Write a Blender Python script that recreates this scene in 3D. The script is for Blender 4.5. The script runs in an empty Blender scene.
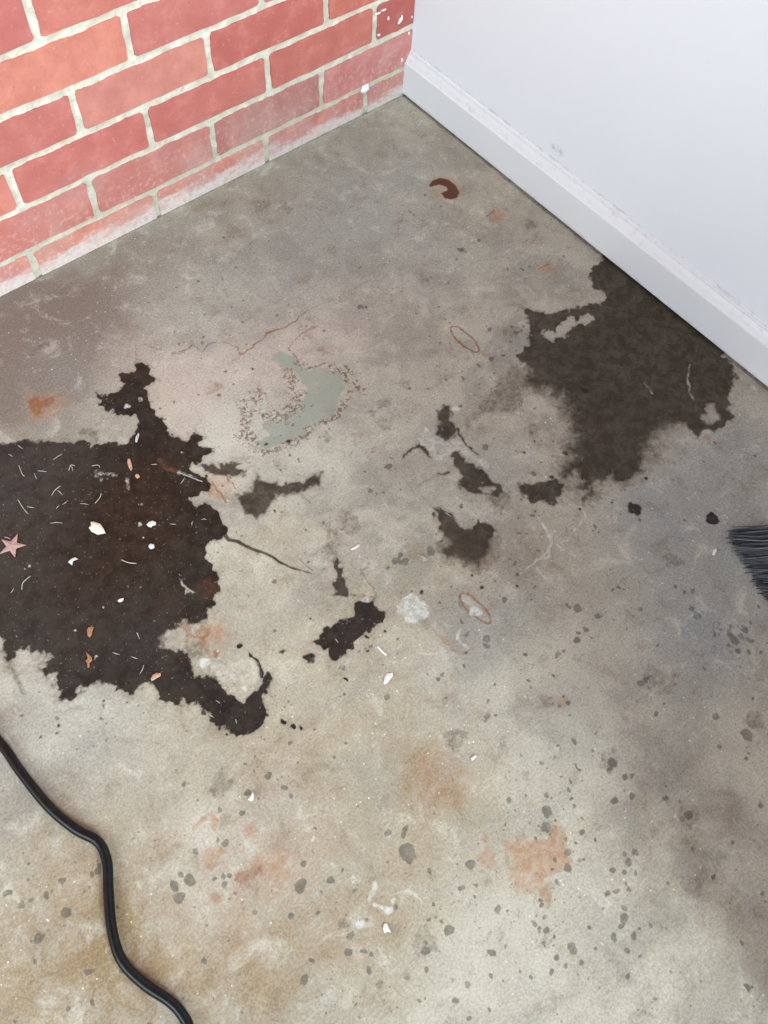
import bpy, bmesh, math, random
import numpy as np
from mathutils import Vector, Matrix

# ------------------------------------------------------------------ camera
scene = bpy.context.scene
col = scene.collection
FPX = 885.0
PITCH, ROLL, YAW = 1.0614, 0.1108, 0.7975
CAM = np.array([-0.9422, -0.9880, 0.9764])
_f = np.array([math.sin(YAW)*math.cos(PITCH), math.cos(YAW)*math.cos(PITCH), -math.sin(PITCH)])
_r = np.array([math.cos(YAW), -math.sin(YAW), 0.0])
_u = np.cross(_r, _f)
RIGHT = math.cos(ROLL)*_r + math.sin(ROLL)*_u
UP = -math.sin(ROLL)*_r + math.cos(ROLL)*_u
FWD = _f
cam_data = bpy.data.cameras.new('camera')
cam_data.sensor_fit = 'VERTICAL'
cam_data.sensor_height = 24.0
cam_data.lens = FPX/1024*24.0
cam_data.clip_start = 0.02
cam = bpy.data.objects.new('camera', cam_data)
col.objects.link(cam)
M = Matrix.Identity(4)
for i in range(3):
    M[i][0] = RIGHT[i]; M[i][1] = UP[i]; M[i][2] = -FWD[i]; M[i][3] = CAM[i]
cam.matrix_world = M
scene.camera = cam

# ------------------------------------------------------------------ light
scene.view_settings.view_transform = 'Standard'
scene.view_settings.look = 'None'
scene.view_settings.gamma = 1.0
scene.view_settings.use_curve_mapping = False
scene.view_settings.exposure = 0.2
world = bpy.data.worlds.new('world'); scene.world = world
world.use_nodes = True
bg = world.node_tree.nodes['Background']
bg.inputs['Color'].default_value = (0.67, 0.88, 1.0, 1)
bg.inputs['Strength'].default_value = 0.24
def area(name, loc, target, sx, sy, power, color):
    d = bpy.data.lights.new(name, 'AREA'); d.shape = 'RECTANGLE'; d.size = sx; d.size_y = sy
    d.energy = power; d.color = color
    o = bpy.data.objects.new(name, d); col.objects.link(o)
    o.location = loc
    o.rotation_euler = (Vector(target)-Vector(loc)).to_track_quat('-Z', 'Y').to_euler()
    return o
area('daylight_opening', (-1.05, -5.7, 3.25), (-0.7, -0.5, 0.1), 1.75, 2.1, 372, (0.81, 0.955, 1.0))
area('side_fill', (-3.6, -0.9, 1.9), (0.0, -0.4, 0.5), 2.0, 1.6, 100, (0.70, 0.905, 1.0))  # unseen fill lamp, added to brighten the white wall

# ------------------------------------------------------------------ helpers
def s2l(c):
    return tuple((v/255/12.92) if v/255 <= 0.04045 else ((v/255+0.055)/1.055)**2.4 for v in c)
def rgba(c): return (*s2l(c), 1.0)
def at(px, py, z=0.0):
    """pixel of the photograph -> point on the horizontal plane z"""
    d = RIGHT*((px-384)/FPX) + UP*((512-py)/FPX) + FWD
    s = (z-CAM[2])/d[2]
    return CAM + s*d
def at_wall(px, py, y=0.0):
    d = RIGHT*((px-384)/FPX) + UP*((512-py)/FPX) + FWD
    return CAM + (y-CAM[1])/d[1]*d
def at_xwall(px, py, x=0.0):
    d = RIGHT*((px-384)/FPX) + UP*((512-py)/FPX) + FWD
    return CAM + (x-CAM[0])/d[0]*d
def mesh_obj(name, verts, faces, mat=None, parent=None, smooth=False):
    me = bpy.data.meshes.new(name); me.from_pydata([tuple(map(float, v)) for v in verts], [], faces); me.update()
    if smooth:
        me.polygons.foreach_set('use_smooth', [True]*len(me.polygons))
    o = bpy.data.objects.new(name, me); col.objects.link(o)
    if mat: me.materials.append(mat)
    if parent: o.parent = parent
    return o
def tag(o, label=None, cat=None, group=None, kind=None):
    if label: o['label'] = label
    if cat: o['category'] = cat
    if group: o['group'] = group
    if kind: o['kind'] = kind
    return o

class NT:
    """tiny node-graph writer"""
    def __init__(self, name):
        self.m = bpy.data.materials.new(name); self.m.use_nodes = True
        self.t = self.m.node_tree; self.b = self.t.nodes['Principled BSDF']
    def n(self, typ, ins=None, **kw):
        nd = self.t.nodes.new(typ)
        for k, v in kw.items(): setattr(nd, k, v)
        for k, v in (ins or {}).items():
            if hasattr(v, 'is_output'): self.t.links.new(v, nd.inputs[k])
            else: nd.inputs[k].default_value = v
        return nd
    def math(self, op, a, b=None, c=None, clamp=False):
        ins = {0: a}
        if b is not None: ins[1] = b
        if c is not None: ins[2] = c
        return self.n('ShaderNodeMath', ins, operation=op, use_clamp=clamp).outputs[0]
    def attr(self, name): return self.n('ShaderNodeAttribute', attribute_name=name).outputs['Fac']
    def noise(self, vec, scale, detail=3.0, rough=0.55, dist=0.0):
        return self.n('ShaderNodeTexNoise', {'Vector': vec, 'Scale': scale, 'Detail': detail, 'Roughness': rough, 'Distortion': dist}).outputs['Fac']
    def step(self, x, a, b, lo=0.0, hi=1.0):
        return self.n('ShaderNodeMapRange', {'Value': x, 'From Min': a, 'From Max': b, 'To Min': lo, 'To Max': hi}, interpolation_type='SMOOTHSTEP').outputs[0]
    def mix(self, fac, a, b, mode='MIX'):
        nd = self.t.nodes.new('ShaderNodeMix'); nd.data_type = 'RGBA'; nd.blend_type = mode
        for i, v in ((0, fac), (6, a), (7, b)):
            if hasattr(v, 'is_output'): self.t.links.new(v, nd.inputs[i])
            else: nd.inputs[i].default_value = v
        return nd.outputs[2]
    def set(self, k, v):
        if hasattr(v, 'is_output'): self.t.links.new(v, self.b.inputs[k])
        else: self.b.inputs[k].default_value = v
    def bump(self, h, strength, dist):
        nd = self.n('ShaderNodeBump', {'Height': h, 'Strength': strength, 'Distance': dist})
        self.t.links.new(nd.outputs[0], self.b.inputs['Normal'])
    def pos(self): return self.n('ShaderNodeNewGeometry').outputs['Position']

def simple_mat(name, c, rough=0.6, spec=0.4, var=0.0, scale=80.0, metallic=0.0):
    g = NT(name)
    if var:
        tc = g.n('ShaderNodeTexCoord').outputs['Object']
        f = g.noise(tc, scale, 3)
        lo = tuple(max(0, v*(1-var)) for v in c); hi = tuple(min(255, v*(1+var)) for v in c)
        g.set('Base Color', g.mix(f, rgba(lo), rgba(hi)))
    else:
        g.set('Base Color', rgba(c))
    g.set('Roughness', rough); g.set('Specular IOR Level', spec); g.set('Metallic', metallic)
    return g.m

# ------------------------------------------------------------------ floor: stain fields
rng = np.random.default_rng(11)
def vnoise(x, y, cell, seed):
    r = np.random.default_rng(seed); tab = r.random((256, 256))
    u = x/cell; v = y/cell
    i = np.floor(u).astype(int); j = np.floor(v).astype(int)
    fu = u-i; fv = v-j
    fu = fu*fu*(3-2*fu); fv = fv*fv*(3-2*fv)
    a = tab[i & 255, j & 255]; b = tab[(i+1) & 255, j & 255]; c = tab[i & 255, (j+1) & 255]; d = tab[(i+1) & 255, (j+1) & 255]
    return (a*(1-fu)+b*fu)*(1-fv)+(c*(1-fu)+d*fu)*fv - 0.5

STEP = 0.0016
def axis(lo, hi_out, fine_lo):
    fine = np.arange(fine_lo, 0.03, STEP)
    out = [fine_lo]; s = STEP
    while out[-1] > hi_out:
        s *= 1.25; out.append(out[-1]-s)
    out[-1] = hi_out
    return np.concatenate([np.array(out[1:])[::-1], fine])
XS = axis(0, -4.0, -1.27); YS = axis(0, -4.5, -1.32)
NX, NY = len(XS), len(YS)
GX, GY = np.meshgrid(XS, YS)          # [NY,NX]
# ragged edges: evaluate the traced outlines at gently warped positions
WX = GX + 0.0060*vnoise(GX, GY, 0.014, 1) + 0.0060*vnoise(GX, GY, 0.0065, 2) + 0.0035*vnoise(GX, GY, 0.0034, 5)
WY = GY + 0.0060*vnoise(GX, GY, 0.014, 3) + 0.0060*vnoise(GX, GY, 0.0065, 4) + 0.0035*vnoise(GX, GY, 0.0034, 6)

CH = {k: np.full((NY, NX), -1.0, np.float32) for k in
      ('grime', 'damp', 'haze', 'rust', 'rustpale', 'rustdark', 'green', 'crust', 'white', 'dots', 'spall')}
TINT = {k: np.zeros((NY, NX), np.float32) for k in ('ochre', 'pale', 'pink', 'brown', 'umber', 'cool', 'patch')}
CROP = {'A': (0, 340), 'B': (120, 340), 'C': (0, 540), 'D': (120, 540), 'E': (460, 250), 'F': (600, 250), 'G': (400, 380),
        'H': (540, 400), 'I': (120, 290), 'J': (240, 300), 'K': (280, 520), 'L': (420, 560), 'M': (400, 160), 'N': (180, 720),
        'O': (340, 820), 'P': (480, 780)}
def pts(spec):
    """'A x,y[,soft] x,y B x,y' (enlarged-view coordinates) or 'S x,y' (photo pixels) -> floor points + softness in m"""
    out = []; k = 'S'; soft = 0.002
    for w in spec.split():
        if w.isalpha(): k = w; continue
        v = [float(q) for q in w.split(',')]
        if len(v) > 2: soft = v[2]*0.001
        if k == 'S': x, y = v[0], v[1]
        else: x = CROP[k][0]+v[0]/4.8; y = CROP[k][1]+v[1]/4.8
        p = at(x, y); out.append((p[0], p[1], soft))
    return np.array(out)
def window(P, pad):
    i0 = np.searchsorted(XS, P[:, 0].min()-pad); i1 = np.searchsorted(XS, P[:, 0].max()+pad)
    j0 = np.searchsorted(YS, P[:, 1].min()-pad); j1 = np.searchsorted(YS, P[:, 1].max()+pad)
    return slice(max(j0-1, 0), j1+1), slice(max(i0-1, 0), i1+1)
def seg_field(P, closed, X, Y):
    best = np.full(X.shape, 1e9); aux = np.zeros(X.shape)
    n = len(P)
    for i in range(n if closed else n-1):
        a = P[i]; b = P[(i+1) % n]
        dx, dy = b[0]-a[0], b[1]-a[1]; l2 = dx*dx+dy*dy+1e-12
        t = np.clip(((X-a[0])*dx+(Y-a[1])*dy)/l2, 0, 1)
        d = (X-a[0]-t*dx)**2+(Y-a[1]-t*dy)**2
        m = d < best
        best[m] = d[m]; aux[m] = (a[2]+(b[2]-a[2])*t)[m]
    return np.sqrt(best), aux
def poly(ch, spec, op='max', cap=2.0, warp=True):
    P = pts(spec); soft = P[:, 2].max(); w = window(P, 0.01+3*soft)
    X, Y = (WX[w], WY[w]) if warp else (GX[w], GY[w])
    d, s = seg_field(P, True, X, Y)
    ins = np.zeros(X.shape, bool); n = len(P)
    for i in range(n):
        a = P[i]; b = P[(i+1) % n]
        c = (a[1] > Y) != (b[1] > Y)
        with np.errstate(divide='ignore', invalid='ignore'):
            xi = (b[0]-a[0])*(Y-a[1])/(b[1]-a[1]+1e-15)+a[0]
        ins ^= c & (X < xi)
    lev = np.clip(0.5+np.where(ins, d, -d)/(2*s), -1, cap).astype(np.float32)
    f = CH[ch]
    if op == 'max': f[w] = np.maximum(f[w], lev)
    else: f[w] = np.minimum(f[w], np.clip(1-lev, -1, 2))
def line(ch, spec, width, width2=None, soft=1.0, cap=2.0, warp=0.5):
    """stroke; widths are half-widths in mm"""
    P = pts(spec); n = len(P)
    P[:, 2] = np.linspace(width, width if width2 is None else width2, n)*0.001
    w = window(P, 0.012); X = GX[w]+(WX[w]-GX[w])*warp; Y = GY[w]+(WY[w]-GY[w])*warp
    d, r = seg_field(P, False, X, Y)
    lev = np.clip(0.5+(r-d)/(2*soft*0.001), -1, cap).astype(np.float32)
    CH[ch][w] = np.maximum(CH[ch][w], lev)
def spot(ch, k, x, y, r, soft=1.0, cap=2.0):
    """r in enlarged-view pixels"""
    ox, oy = (0, 0) if k == 'S' else CROP[k]; q = 1 if k == 'S' else 4.8
    p = at(ox+x/q, oy+y/q); rad = r/q*0.00122
    w = window(np.array([[p[0], p[1], 0]]), rad*1.5+0.01)
    kk = .55 if rad < .012 and ch != 'haze' else 1.0
    d = np.hypot(GX[w]+kk*(WX[w]-GX[w])-p[0], GY[w]+kk*(WY[w]-GY[w])-p[1])
    lev = np.clip(0.5+(rad-d)/(2*soft*0.001), -1, cap).astype(np.float32)
    CH[ch][w] = np.maximum(CH[ch][w], lev)
def tint(ch, x, y, r, amt=1.0, ry=None, rot=0.0):
    """soft patch of colour, photo pixels"""
    p = at(x, y); a = r*0.0012; b = (ry or r)*0.0012
    dx = GX-p[0]; dy = GY-p[1]
    c, s = math.cos(rot), math.sin(rot)
    TINT[ch] += (amt*np.exp(-(((dx*c+dy*s)/a)**2+((-dx*s+dy*c)/b)**2))).astype(np.float32)

# --- the large dark stain by the left edge
poly('grime', 'A -300,690,4 -250,600 -190,560 -120,520 -60,505 0,500 60,490 110,470 160,485 230,490 300,480,3 380,490 410,480,2 430,510 480,505 520,490 560,495 610,498 640,460 '
     '660,420 668,385 650,365 600,355 545,360 510,340 480,310 478,285 450,262 455,245 490,250 500,265 545,260 580,245 590,220 570,195 '
     '582,160 605,145 640,165 655,115 690,110 722,130 720,170 742,190 725,215 705,220 705,260 725,280 720,320 745,345 745,375 '
     'B 175,370 205,405 235,430 245,460 290,460 305,490 345,475 380,450 410,455 400,480 380,505 415,515 450,515 430,545 395,570 395,590 '
     '340,596 330,612 400,660 450,690 440,715 400,730 345,750 320,748 340,770 365,810 390,795 430,785 460,815 485,845 495,880 520,900 505,930 '
     'D 480,0 430,15 410,40 415,80 440,105 455,150 470,185 460,210 475,235 470,265 450,275 430,300 450,320 440,345 420,350,3 410,380 '
     '390,400,5 340,410 300,390,9 260,420 230,450,8 190,480 220,520,4 300,515 330,560 330,620 365,670 380,650,3 430,640 460,690 510,720 560,770 600,780 '
     '630,745 660,720,2 680,690 690,650 720,640 740,660 725,700 705,720 690,760 700,800 720,835 690,840 670,890 640,920 600,945 560,935,3 '
     '520,900 490,895 440,860 410,835 380,800 350,770 310,760 280,790 240,790 180,775 185,735 165,700 120,690 85,720 40,735 0,730 '
     'C 575,728 560,700 520,690 480,700 455,680 430,690 390,710 355,750 330,760 280,770 285,720 265,690 285,650 270,630 230,660,4 210,640 '
     '200,610 230,590 240,550 200,540 160,545 110,520 80,530 65,560 40,580 20,560 10,520 0,480 -40,470 -110,450 -150,380 -230,350 -250,260 -320,200 -300,90 -350,10 A -320,880 -360,800')
poly('grime', 'D 280,178 300,185 312,205 352,236 320,232 308,248 292,215', 'min')
poly('damp', 'B 395,600 450,598 495,615 500,588 545,600 568,590 555,620 602,640 540,655 480,655 430,640 405,622')
poly('damp', 'B 560,740,3 630,738 640,690 660,650 700,675 J 130,880 200,890 300,878 310,850 350,846 392,848 388,888 330,898 240,922 170,950 B 690,830 650,850 600,832 570,785')
poly('haze', 'A 375,440,3 390,425 430,425 470,435 490,470 480,500 430,500 420,470 380,455')
line('haze', 'C 30,560 70,640 120,730', 4, 2, soft=2.0)
line('damp', 'B 500,935 D 520,0 570,10 640,45 720,75 K 0,205 60,230 110,246 150,257', 2.6, 0.8, soft=0.7, warp=.15)
line('grime', 'N 485,5 500,10', 2.4, soft=.8); spot('grime', 'N', 545, 28, 12); spot('grime', 'N', 590, 35, 8); spot('grime', 'N', 640, 48, 5)
line('haze', 'A 148,78 180,42 210,18 232,22', 2.6, 3.0, soft=1.6)
spot('haze', 'D', 375, 525, 52, 4)
spot('grime', 'D', 580, 505, 14)
line('grime', 'D 620,545 655,570 675,610 678,650', 1.2, 2.2)
# --- damp patch along the skirting
poly('damp', 'E 680,45,1.5 640,100,2 630,140 655,190 690,205 705,235 690,265 640,262 590,268 540,290 480,290 420,305 380,295 340,280 312,285 318,330 '
     '330,370 345,400 330,430 340,460 300,490 270,515,2 310,545,3 330,575,8 320,630,15 340,655,20 400,675 470,710 500,760 540,830 540,900,20 500,950 '
     'H 150,250,14 190,275,9 150,300 100,340,4 110,370 160,350 200,340 210,390 170,430 200,440 240,430 205,480 230,490 265,435 230,420 250,380 300,400 '
     '330,370 350,340 360,380 400,395 450,370 490,350,6 470,310,9 510,250,16 540,210 560,170 620,130,10 700,110,4 730,150,2 '
     'F 440,870 465,900 475,865 520,860 560,870 600,840 640,800 610,770,3 630,740 625,700,2 640,650 648,590 625,530 590,505 600,470 340,255 150,110 0,-10')
poly('damp', 'E 385,405,1.5 430,380 450,405 475,400 470,380 490,350 520,318 545,325 555,345 580,320 620,305 640,320 615,355 570,360 535,375 535,400 '
     '500,425 440,432 400,418', 'min')
poly('damp', 'F 490,800,4 520,750 545,745 570,790 560,820 500,830', 'min')
poly('haze', 'E 230,555,5 200,620 150,690 90,760 40,820,6 30,850 100,795 180,765 250,800 290,760 300,690 340,650 330,570', cap=1.2)
poly('haze', 'E 330,620,16 420,640 560,760 560,960 H 60,330 130,480 240,500 330,410 480,390 560,240', cap=0.75)
poly('haze', 'F 470,405,2 500,440 550,470 570,450 520,420', cap=.4)
line('haze', 'S 316,211 328,229 341,248', .7, .5, soft=.7, warp=.1)
# --- brown-black spots in the middle
poly('damp', 'G 180,150 215,115 245,120 235,190 265,215 270,260 240,290,3 200,290 180,260 195,200')
line('damp', 'G 270,240 320,310 370,355', 1.6, 1.0); line('damp', 'G 10,365 60,335 95,310 120,340 140,365', 1.8, 2.4, soft=1.5)
poly('damp', 'G 250,350 290,345 320,395 365,410 420,455 440,490 495,515 490,545 450,555 390,545 330,540 270,510 290,470 270,430 250,410')
poly('damp', 'G 385,515 415,505 440,520 435,545 400,545', 'min')
spot('haze', 'G', 480, 575, 60, 6, cap=.9); spot('haze', 'G', 450, 580, 18, 2)
poly('damp', 'G 565,500 600,485 660,490 740,475 768,490 765,560 750,600 700,575 640,585 600,560 570,535')
poly('damp', 'G 160,620 195,605 240,640 300,700 340,715 375,690 440,690 455,730 430,760,4 440,800,6 420,850 370,880 330,870 280,850 215,850 200,830 240,790,4 200,740,2 190,680')
poly('haze', 'G 180,700,6 470,760 470,860 380,910 200,880')
spot('dots', 'G', 150, 815, 22, 1.5)
line('damp', 'G 190,455 235,440', 1.2, soft=1.4); line('haze', 'G 90,510 190,460', 1.6, soft=2)
poly('grime', 'K 165,575 210,520 280,490 350,470 365,400 400,395 455,390 470,430 510,445 495,490 440,520 400,555 365,570 360,610 320,640 270,670 240,660 245,610 200,600')
poly('damp', 'K 250,220,1.6 265,185 290,210 300,270 320,330 325,365 270,360 250,310 265,270')
poly('haze', 'K 215,30,5 280,40 275,160 300,200 240,210 225,120', cap=.8)
line('haze', 'K 385,240 410,280 455,330 455,385', .9, 1.2); line('haze', 'K 340,355 400,365', 2, soft=1.5); line('haze', 'K 430,210 385,260', .7)
spot('grime', 'K', 140, 660, 24, 2.0, cap=.8)
spot('grime', 'H', 455, 522, 34, 2.5); spot('grime', 'S', 712.5, 519, 6.3); spot('grime', 'E', 600, 675, 18); spot('grime', 'H', 508, 380, 13)
poly('grime', 'D 250,150,3 275,160 300,230 290,290,6 240,310 190,310 200,260', cap=2)
for (x, y, r) in [(235, 390, 26), (310, 395, 20), (260, 75, 16)]: spot('haze', 'H', x, y-40, r, 3, cap=.7)

# --- rust
poly('rustdark', 'M 140,120,1.8 155,98 195,85 235,95 268,122 285,155 272,182 245,190 215,182 198,160 215,150 228,145 222,128 190,118 160,125 145,130', warp=False)
spot('rustpale', 'M', 225, 140, 85, 14, cap=.62)
line('rust', 'M 418,265 450,242', 1.8, 2.4, soft=1.6); spot('rustpale', 'M', 465, 270, 45, 9, cap=.7)
line('rust', 'M 662,525 715,500', .9, 1.0, soft=.9, warp=0); spot('rustpale', 'M', 700, 520, 38, 9, cap=.6)
def ring(k, cx, cy, a, b, dx, dy, wd, soft=.9, a0=0, a1=6.2832, ch='rust'):
    n = math.hypot(dx, dy); dx /= n; dy /= n
    L = ' '.join(f'{cx+a*math.cos(t)*dx-b*math.sin(t)*dy:.1f},{cy+a*math.cos(t)*dy+b*math.sin(t)*dx:.1f}' for t in np.linspace(a0, a1, 30))
    line(ch, k+' '+L, wd, wd*.7, soft=soft, warp=.25)
ring('M', 312, 860, 88, 27, 132, 115, 1.6)
line('rust', 'M 262,850 300,890 345,920 360,948', .7, .5, soft=.9); line('rustpale', 'M 375,900 415,945', 1.2, soft=1.2)
ring('L', 266, 232, 98, 32, 145, 138, 1.6, 1.3)
line('rustpale', 'L 60,330 120,395 190,445 235,440', 1.4, soft=1.4)
poly('rust', 'A 135,290,2.5 160,265 185,275 205,290 240,270 255,300 225,320 215,345 185,365 160,350 140,325')
poly('rustpale', 'A 130,260,8 300,250 340,300 260,350 150,385', cap=.6)
line('haze', 'I 78,345 75,270 110,265 155,272', .9, soft=1); line('haze', 'I 250,300 300,295 355,270 395,297 420,265 465,250', 1.3, soft=1)
line('rust', 'I 250,305 280,310 350,275', .9, soft=1.4, cap=.7)
line('rust', 'I 465,250 520,255 560,275 582,305', .8, soft=1, cap=.8); line('haze', 'I 465,250 475,220 500,205 545,225', .7, soft=.9)
line('rust', 'I 582,305 610,285 680,245 700,205 768,185 J 200,140 240,115 300,65 320,55', 1.25, 1.3, soft=.9)
line('haze', 'I 640,265 690,235 705,200 768,185 J 200,140', .8, soft=.9)
spot('rust', 'I', 582, 305, 12, 2)
line('haze', 'J 320,55 400,20 460,-5 S 380,275 405,210', .6, .4, soft=.9, cap=.7)
line('rust', 'J 238,235 245,200 300,160 375,125', .8, soft=1.3, cap=.75)
spot('rust', 'J', 385, 232, 16, 3, cap=.6); spot('rust', 'J', 355, 130, 14, 2, cap=.6)
line('rust', 'B 450,680 515,785', 1.1, 1.3, soft=1.0); line('rust', 'B 510,655 562,718', 1.1, 1.1, soft=1.0)
spot('rustpale', 'B', 480, 700, 60, 8, cap=.6)
line('rust', 'D 300,400 335,440 322,480', 2.5, 2.0, soft=3.5, cap=.6); line('rust', 'D 370,445 400,415 415,440 400,470', 2.6, soft=3.5, cap=.6); line('rust', 'D 320,460 400,460', 1.5, soft=2)
spot('rust', 'D', 415, 240, 30, 10, cap=.22); spot('rust', 'D', 460, 545, 14, 2, cap=.8); spot('rustpale', 'D', 450, 460, 60, 9, cap=.8)
spot('rust', 'D', 235, 305, 30, 12, cap=.12)
line('rust', 'B 190,580 230,620 270,630', 1.6, soft=3, cap=.42)
poly('rustpale', 'P 100,295,3 140,300 180,300 240,280 310,290 340,225 390,230 400,280 410,330 440,370 465,400 400,440 350,450 320,480 335,590 300,570 290,490 240,460 200,440 160,440 160,380 110,340', cap=1.1)
poly('rustpale', 'P 150,310,5 380,290 400,420 200,440', cap=2)
poly('rustpale', 'P 150,440,6 250,450 300,500 200,530', cap=.65)
poly('rustpale', 'O 650,78,3 695,72 708,95 670,108', cap=.8); poly('rustpale', 'O 630,165,4 690,145 730,205 700,240 670,210', cap=.75)
line('rustpale', 'N 70,520 95,490 115,468 150,462 172,488 165,515', 2.4, 3.6, soft=1.4, cap=.85)
spot('rustpale', 'N', 140, 655, 30, 4); spot('rustpale', 'N', 190, 628, 17, 3); spot('rust', 'N', 180, 855, 18, 5, cap=.6)
poly('rust', 'N 255,765,5 300,740 350,705 390,690 395,730 350,765 290,790', cap=.62)
spot('rustpale', 'N', 450, 690, 60, 12, cap=.62); spot('rustpale', 'N', 335, 530, 18, 5, cap=.7)
spot('rustpale', 'L', 680, 675, 26, 4, cap=.7)
spot('rustpale', 'F', 515, 900, 20, 3, cap=.9)
spot('rustpale', 'S', 440, 782, 20, 16, cap=.42)

# --- green patch with crumbling rim
poly('green', 'J 150,285,3 200,240 235,255 280,310 340,340 400,330 450,340 490,380 500,430 470,500 440,560 380,590 330,610 300,650 230,690 160,700 110,725 80,710 '
     '80,670 130,640 110,600 160,580 240,540 290,500 330,470 330,420 290,370 230,330 190,320')
line('crust', 'J 275,305 340,325 400,312 450,330 500,370 522,430 505,500 460,560 370,600 330,640 260,690 150,730 60,735', 3.0, soft=5)
line('crust', 'J 235,350 250,430 290,480 275,520 220,560 150,560', 6, soft=7); line('crust', 'J 90,450 40,480 20,600 60,690', 6, soft=7)
line('crust', 'I 640,520 660,560 590,650 600,720', 5, soft=6); line('crust', 'J 520,330 560,400 590,440', 3, soft=5)
line('haze', 'J 240,240 262,270 290,312', 1.0, soft=1.2)
# --- white marks and lime bloom
poly('white', 'K 565,400,1.8 600,370 640,360 680,375 710,415 705,450 670,480 640,495 605,480 590,450 565,430')
poly('white', 'G 80,280,3 130,240 180,230 190,300 260,290 310,320 360,370 430,400 420,430 360,400 300,360 250,340 200,370 150,390 120,310', cap=.5)
line('white', 'G 660,665 700,710 725,770 715,840 660,865 600,915 560,930', 1.2, soft=1.6, cap=.85); line('white', 'G 660,900 690,945', 1.4, soft=1.4, cap=.9)
line('white', 'H 150,500 200,510 220,560 170,610 130,670 100,690 170,750', .8, soft=1.6, cap=.68); line('white', 'H 0,580 40,640 50,700 5,760', 1.2, soft=1.6, cap=.8)
line('white', 'H 60,680 110,720 180,755', .8, soft=1.6, cap=.65)
for (k, x, y, r) in [('O', 72, 280, 16), ('O', 225, 432, 14), ('O', 250, 385, 12), ('O', 95, 495, 18), ('D', 410, 588, 22), ('D', 450, 605, 14), ('A', 485, 295, 8),
                     ('A', 612, 322, 13), ('A', 675, 287, 12), ('A', 540, 345, 14), ('G', 270, 140, 18), ('G', 395, 680, 14), ('G', 130, 235, 16), ('G', 120, 855, 12), ('G', 400, 395, 20),
                     ('K', 410, 385, 14), ('L', 265, 250, 28), ('N', 640, 572, 7), ('D', 595, 710, 12), ('B', 105, 790, 7), ('B', 95, 890, 10), ('B', 175, 355, 4), ('F', 735, 660, 20)]:
    spot('white', k, x, y, r, 1.4, cap=.95)
line('white', 'O 172,310 145,380', 2, 3, soft=1.8, cap=.9); line('white', 'O 170,408 220,437 245,425', 2.2, soft=1.8, cap=.9)
line('white', 'O 265,345 330,332 390,400', .8, soft=1.6, cap=.7); line('white', 'O 80,500 160,488', 1.0, soft=1.6, cap=.75)
line('white', 'A 475,635 490,655 530,645 572,650', 1.8, 1.8, soft=2.4, cap=.55, warp=1.4); line('white', 'A 610,660 620,690 632,720', 1.2, 1.6, soft=2.2, cap=.5, warp=1.4)
line('white', 'B 275,630 320,650 350,665 390,680', 1.5, .6, soft=1.4, cap=.7, warp=1.2)
line('white', 'J 40,742 105,745', 1.0, 1.2, soft=.9, cap=.9); line('white', 'L 200,330 180,380 230,420', .9, soft=1.4, cap=.7)
poly('white', 'D 540,600,5 570,575 620,575 655,600 660,640 630,670 580,680 545,660', cap=.42)
poly('white', 'D 460,590,5 520,610 500,680 470,660', cap=.35)
line('white', 'L 0,450 80,445 160,450', .8, soft=2, cap=.66)
line('white', 'F 435,545 415,620 430,680 450,720', .6, 1.0, soft=1.4, cap=.6)
line('white', 'F 210,640 255,690', .8, soft=1.5, cap=.6)

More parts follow.
